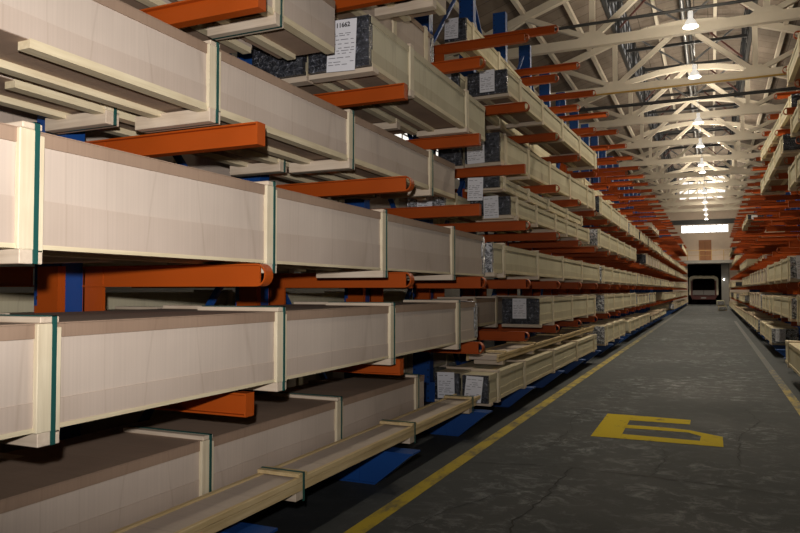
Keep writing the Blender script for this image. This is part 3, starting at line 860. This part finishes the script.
fill(s, 3, 15.0, 64, XRF + .1, 1.8, dens=.7, back=.5)
fill(s, 4, 24.0, 64, XRF + .1, 1.8, dens=.6, back=.5)
fill(s, 5, 30.0, 64, XRF, 1.8, dens=.4, hr=(.2, .34))

# crates on the rear arms of the left rack, seen through the gaps
def rear():
    rows = [(0, .8, 7.0, .5), (0, 7.4, 13.5, .42), (1, .6, 6.6, .40), (1, 7.0, 13.0, .34), (2, .6, 6.8, .42), (2, 7.2, 13.4, .4), (3, .6, 6.9, .42), (3, 7.2, 13, .4), (4, 4.0, 9.8, .36)]
    rows2 = [(1, .4, 6.4, .54), (1, 6.8, 12.6, .52), (2, .8, 6.5, .46), (0, 1.0, 7.0, .42)]
    seen = {}
    for q, (tier, a, b, h) in enumerate(rows + rows2):
        k = seen[tier] = seen.get(tier, 0) + 1
        crate('left', tier, -4.16 if q < len(rows) else -4.66, a, b, h, spaced(a, b, 1.7), depth=.46, pale=tier == 1, detail=1, strap=False, desc=f'crate on the far side of the left rack, {nth(k)} on its {TIER[tier]}',
              where='crates on the far side of the left rack')
rear()

# ------------------------------------------------------------------ far end of the hall
def build_end():
    # balcony
    t = thing('balcony', 'grey balcony slab with ochre railing on the end wall', 'balcony', (0, YE - 1.2, 4.5))
    MB().box(-6, 6, 0, 1.2, 0, .32).build('slab', M['wallg'], t)
    r = MB()
    r.box(-6, 6, .03, .07, 1.38, 1.43); r.box(-6, 6, .03, .07, .85, .88)
    r.build('handrail', M['rail'], t)
    for i in range(11):
        x = -6 + i * 1.2
        MB().box(x - .03, x + .03, .02, .08, .32, 1.4).build('rail_post', M['rail'], t)
    d = struct(MB().box(-1.27, -.0, YE - .07, YE, 4.84, 7.1).build('door_1', M['door']))
    MB().box(-.65, -.63, YE - .08, YE - .07, 4.86, 7.05).build('door_gap', M['hole'], d)
    MB().box(-.58, -.55, YE - .13, YE - .07, 5.8, 6.0).build('door_handle', M['steel'], d)
    l = thing('wall_lamp', 'small lit lamp on the jamb inside the gate', 'lamp', (1.2, YE - .2, 2.75))
    MB().lathe([(.001, -.08), (.06, -.05), (.08, 0), (.06, .05), (.001, .08)], 10).build('bulb', M['lampe'], l)
    MB().box(-.02, .14, -.03, .03, -.03, .03).build('bracket', M['dsteel'], l)
    # truck, seen from behind in the gateway
    T = thing('truck', 'tarpaulin-covered truck parked in the dark gateway, rear doors facing the aisle', 'truck', (-.85, YE + .8, 0))
    hw, zt, zb = 1.5, 3.15, 1.05
    # hollow tarp box with rounded shoulders
    n = 6; arch = []
    for k in range(n + 1):
        a = PI / 2 * k / n; arch.append((hw - .42 + .42 * math.sin(PI / 2 - a) * 1.0, zt - .42 + .42 * math.sin(a)))
    outer = [(hw, zb)] + arch + [(-x, z) for x, z in reversed(arch)] + [(-hw, zb)]
    inner = [(x * .80, zb + (z - zb) * .87) for x, z in outer]
    b = MB()
    for k in range(len(outer) - 1):
        b.prism([outer[k], outer[k + 1], inner[k + 1], inner[k]], 'y', 0, 6.0)
    b.build('tarpaulin', M['tarp'], T)
    b = MB()
    for k in range(3, len(outer) - 4):
        p = outer[k]
    for i in range(7):
        x = -.95 + i * .32
        b.tube((x - .16, -.03, zt - .03), (x + .16, -.03, zt - .03 - .04 * (i % 2)), .06, 8)
    b.build('rolled_flap', M['tarp'], T)
    MB().box(-hw * .79, hw * .79, 5.6, 5.7, zb, zt - .32).build('front_board', M['truckd'], T)
    MB().box(-hw * .95, hw * .95, .02, 6.0, zb - .12, zb).build('load_floor', M['truckr'], T)
    g = MB(); g.box(-1.12, -.02, -.04, .02, zb, zb + .52); g.box(.02, 1.12, -.04, .02, zb, zb + .52); g.build('tailgate', M['truckg'], T)
    MB().box(-1.3, -1.14, -.05, .05, zb - .3, zt - .5).build('corner_post', M['truckr'], T)
    MB().box(1.14, 1.3, -.05, .05, zb - .3, zt - .5).build('corner_post', M['truckr'], T)
    MB().box(-1.2, 1.2, -.06, .2, .55, .92).build('bumper', M['truckr'], T)
    MB().box(-.28, .24, -.075, -.06, .65, .80).build('number_plate', M['plate'], T)
    MB().box(-.9, .9, .3, 6.5, .5, .9).build('chassis', M['rubber'], T)
    for x in (-1.1, -.82, .82, 1.1):
        w = MB().tube((x - .13, 1.3, .48), (x + .13, 1.3, .48), .48, 18).build('wheel', M['rubber'], T)
    MB().box(-1.2, 1.2, 6.3, 8.0, .5, 2.6).build('cab', M['truckr'], T)
    # bundles stacked on the floor beside the gate
    for k, (x, y, z, w, h, lab) in enumerate(((.42, 60.0, 0, .62, .36, 'small strapped bundle on the floor in front of the gate, lower of two'),
                                              (.30, 60.0, .365, .58, .42, 'small pale bundle lying on top of another bundle in front of the gate'))):
        q = thing('bundle', lab, 'bundle', (x, y, z), 'bundles stacked before the gate')
        MB().box(0, w, .0, 1.3, .05, h).build('carton', M['cardy'], q, .03)
        MB().box(.04, w - .04, -.012, 0, .08, h - .05).build('wrapped_end', M['silver'], q)
        for yy in (.1, 1.1): MB().box(0, w, yy, yy + .1, 0, .05).build('bearer', M['woodx'], q)
        for yy in (.3, .9): MB().box(-.006, w + .006, yy, yy + .03, .05, h + .005).build('strap', M['strap'], q)
build_end()

# ------------------------------------------------------------------ light and camera
w = bpy.data.worlds.new('World'); sc.world = w; w.use_nodes = True
w.node_tree.nodes['Background'].inputs['Color'].default_value = (.5, .55, .6, 1)
w.node_tree.nodes['Background'].inputs['Strength'].default_value = .008

def flash():
    l = bpy.data.lights.new('camera_flash', 'SPOT'); l.energy = 760; l.color = (1, .93, .90); l.spot_size = math.radians(104); l.spot_blend = 1.0; l.shadow_soft_size = .035
    o = bpy.data.objects.new('camera_flash', l); COL.objects.link(o); o.location = (-.08, -.02, 1.86)
    d = Vector((-2.6, 3.6, 3.45)) - o.location
    o.rotation_euler = d.to_track_quat('-Z', 'Y').to_euler()
flash()

cam = bpy.data.cameras.new('camera'); co = bpy.data.objects.new('camera', cam); COL.objects.link(co)
cam.sensor_width = 36; cam.lens = 700 / 800 * 36; cam.clip_end = 300
co.location = (0, 0, 1.6); co.rotation_euler = (math.radians(90 + 1.9228), 0, math.radians(24.0112))
sc.camera = co
sc.view_settings.view_transform = 'Standard'; sc.view_settings.look = 'None'; sc.view_settings.gamma = 1
sc.view_settings.use_curve_mapping = False
sc.view_settings.exposure = 0.08
sc.cycles.max_bounces = 8; sc.cycles.diffuse_bounces = 4
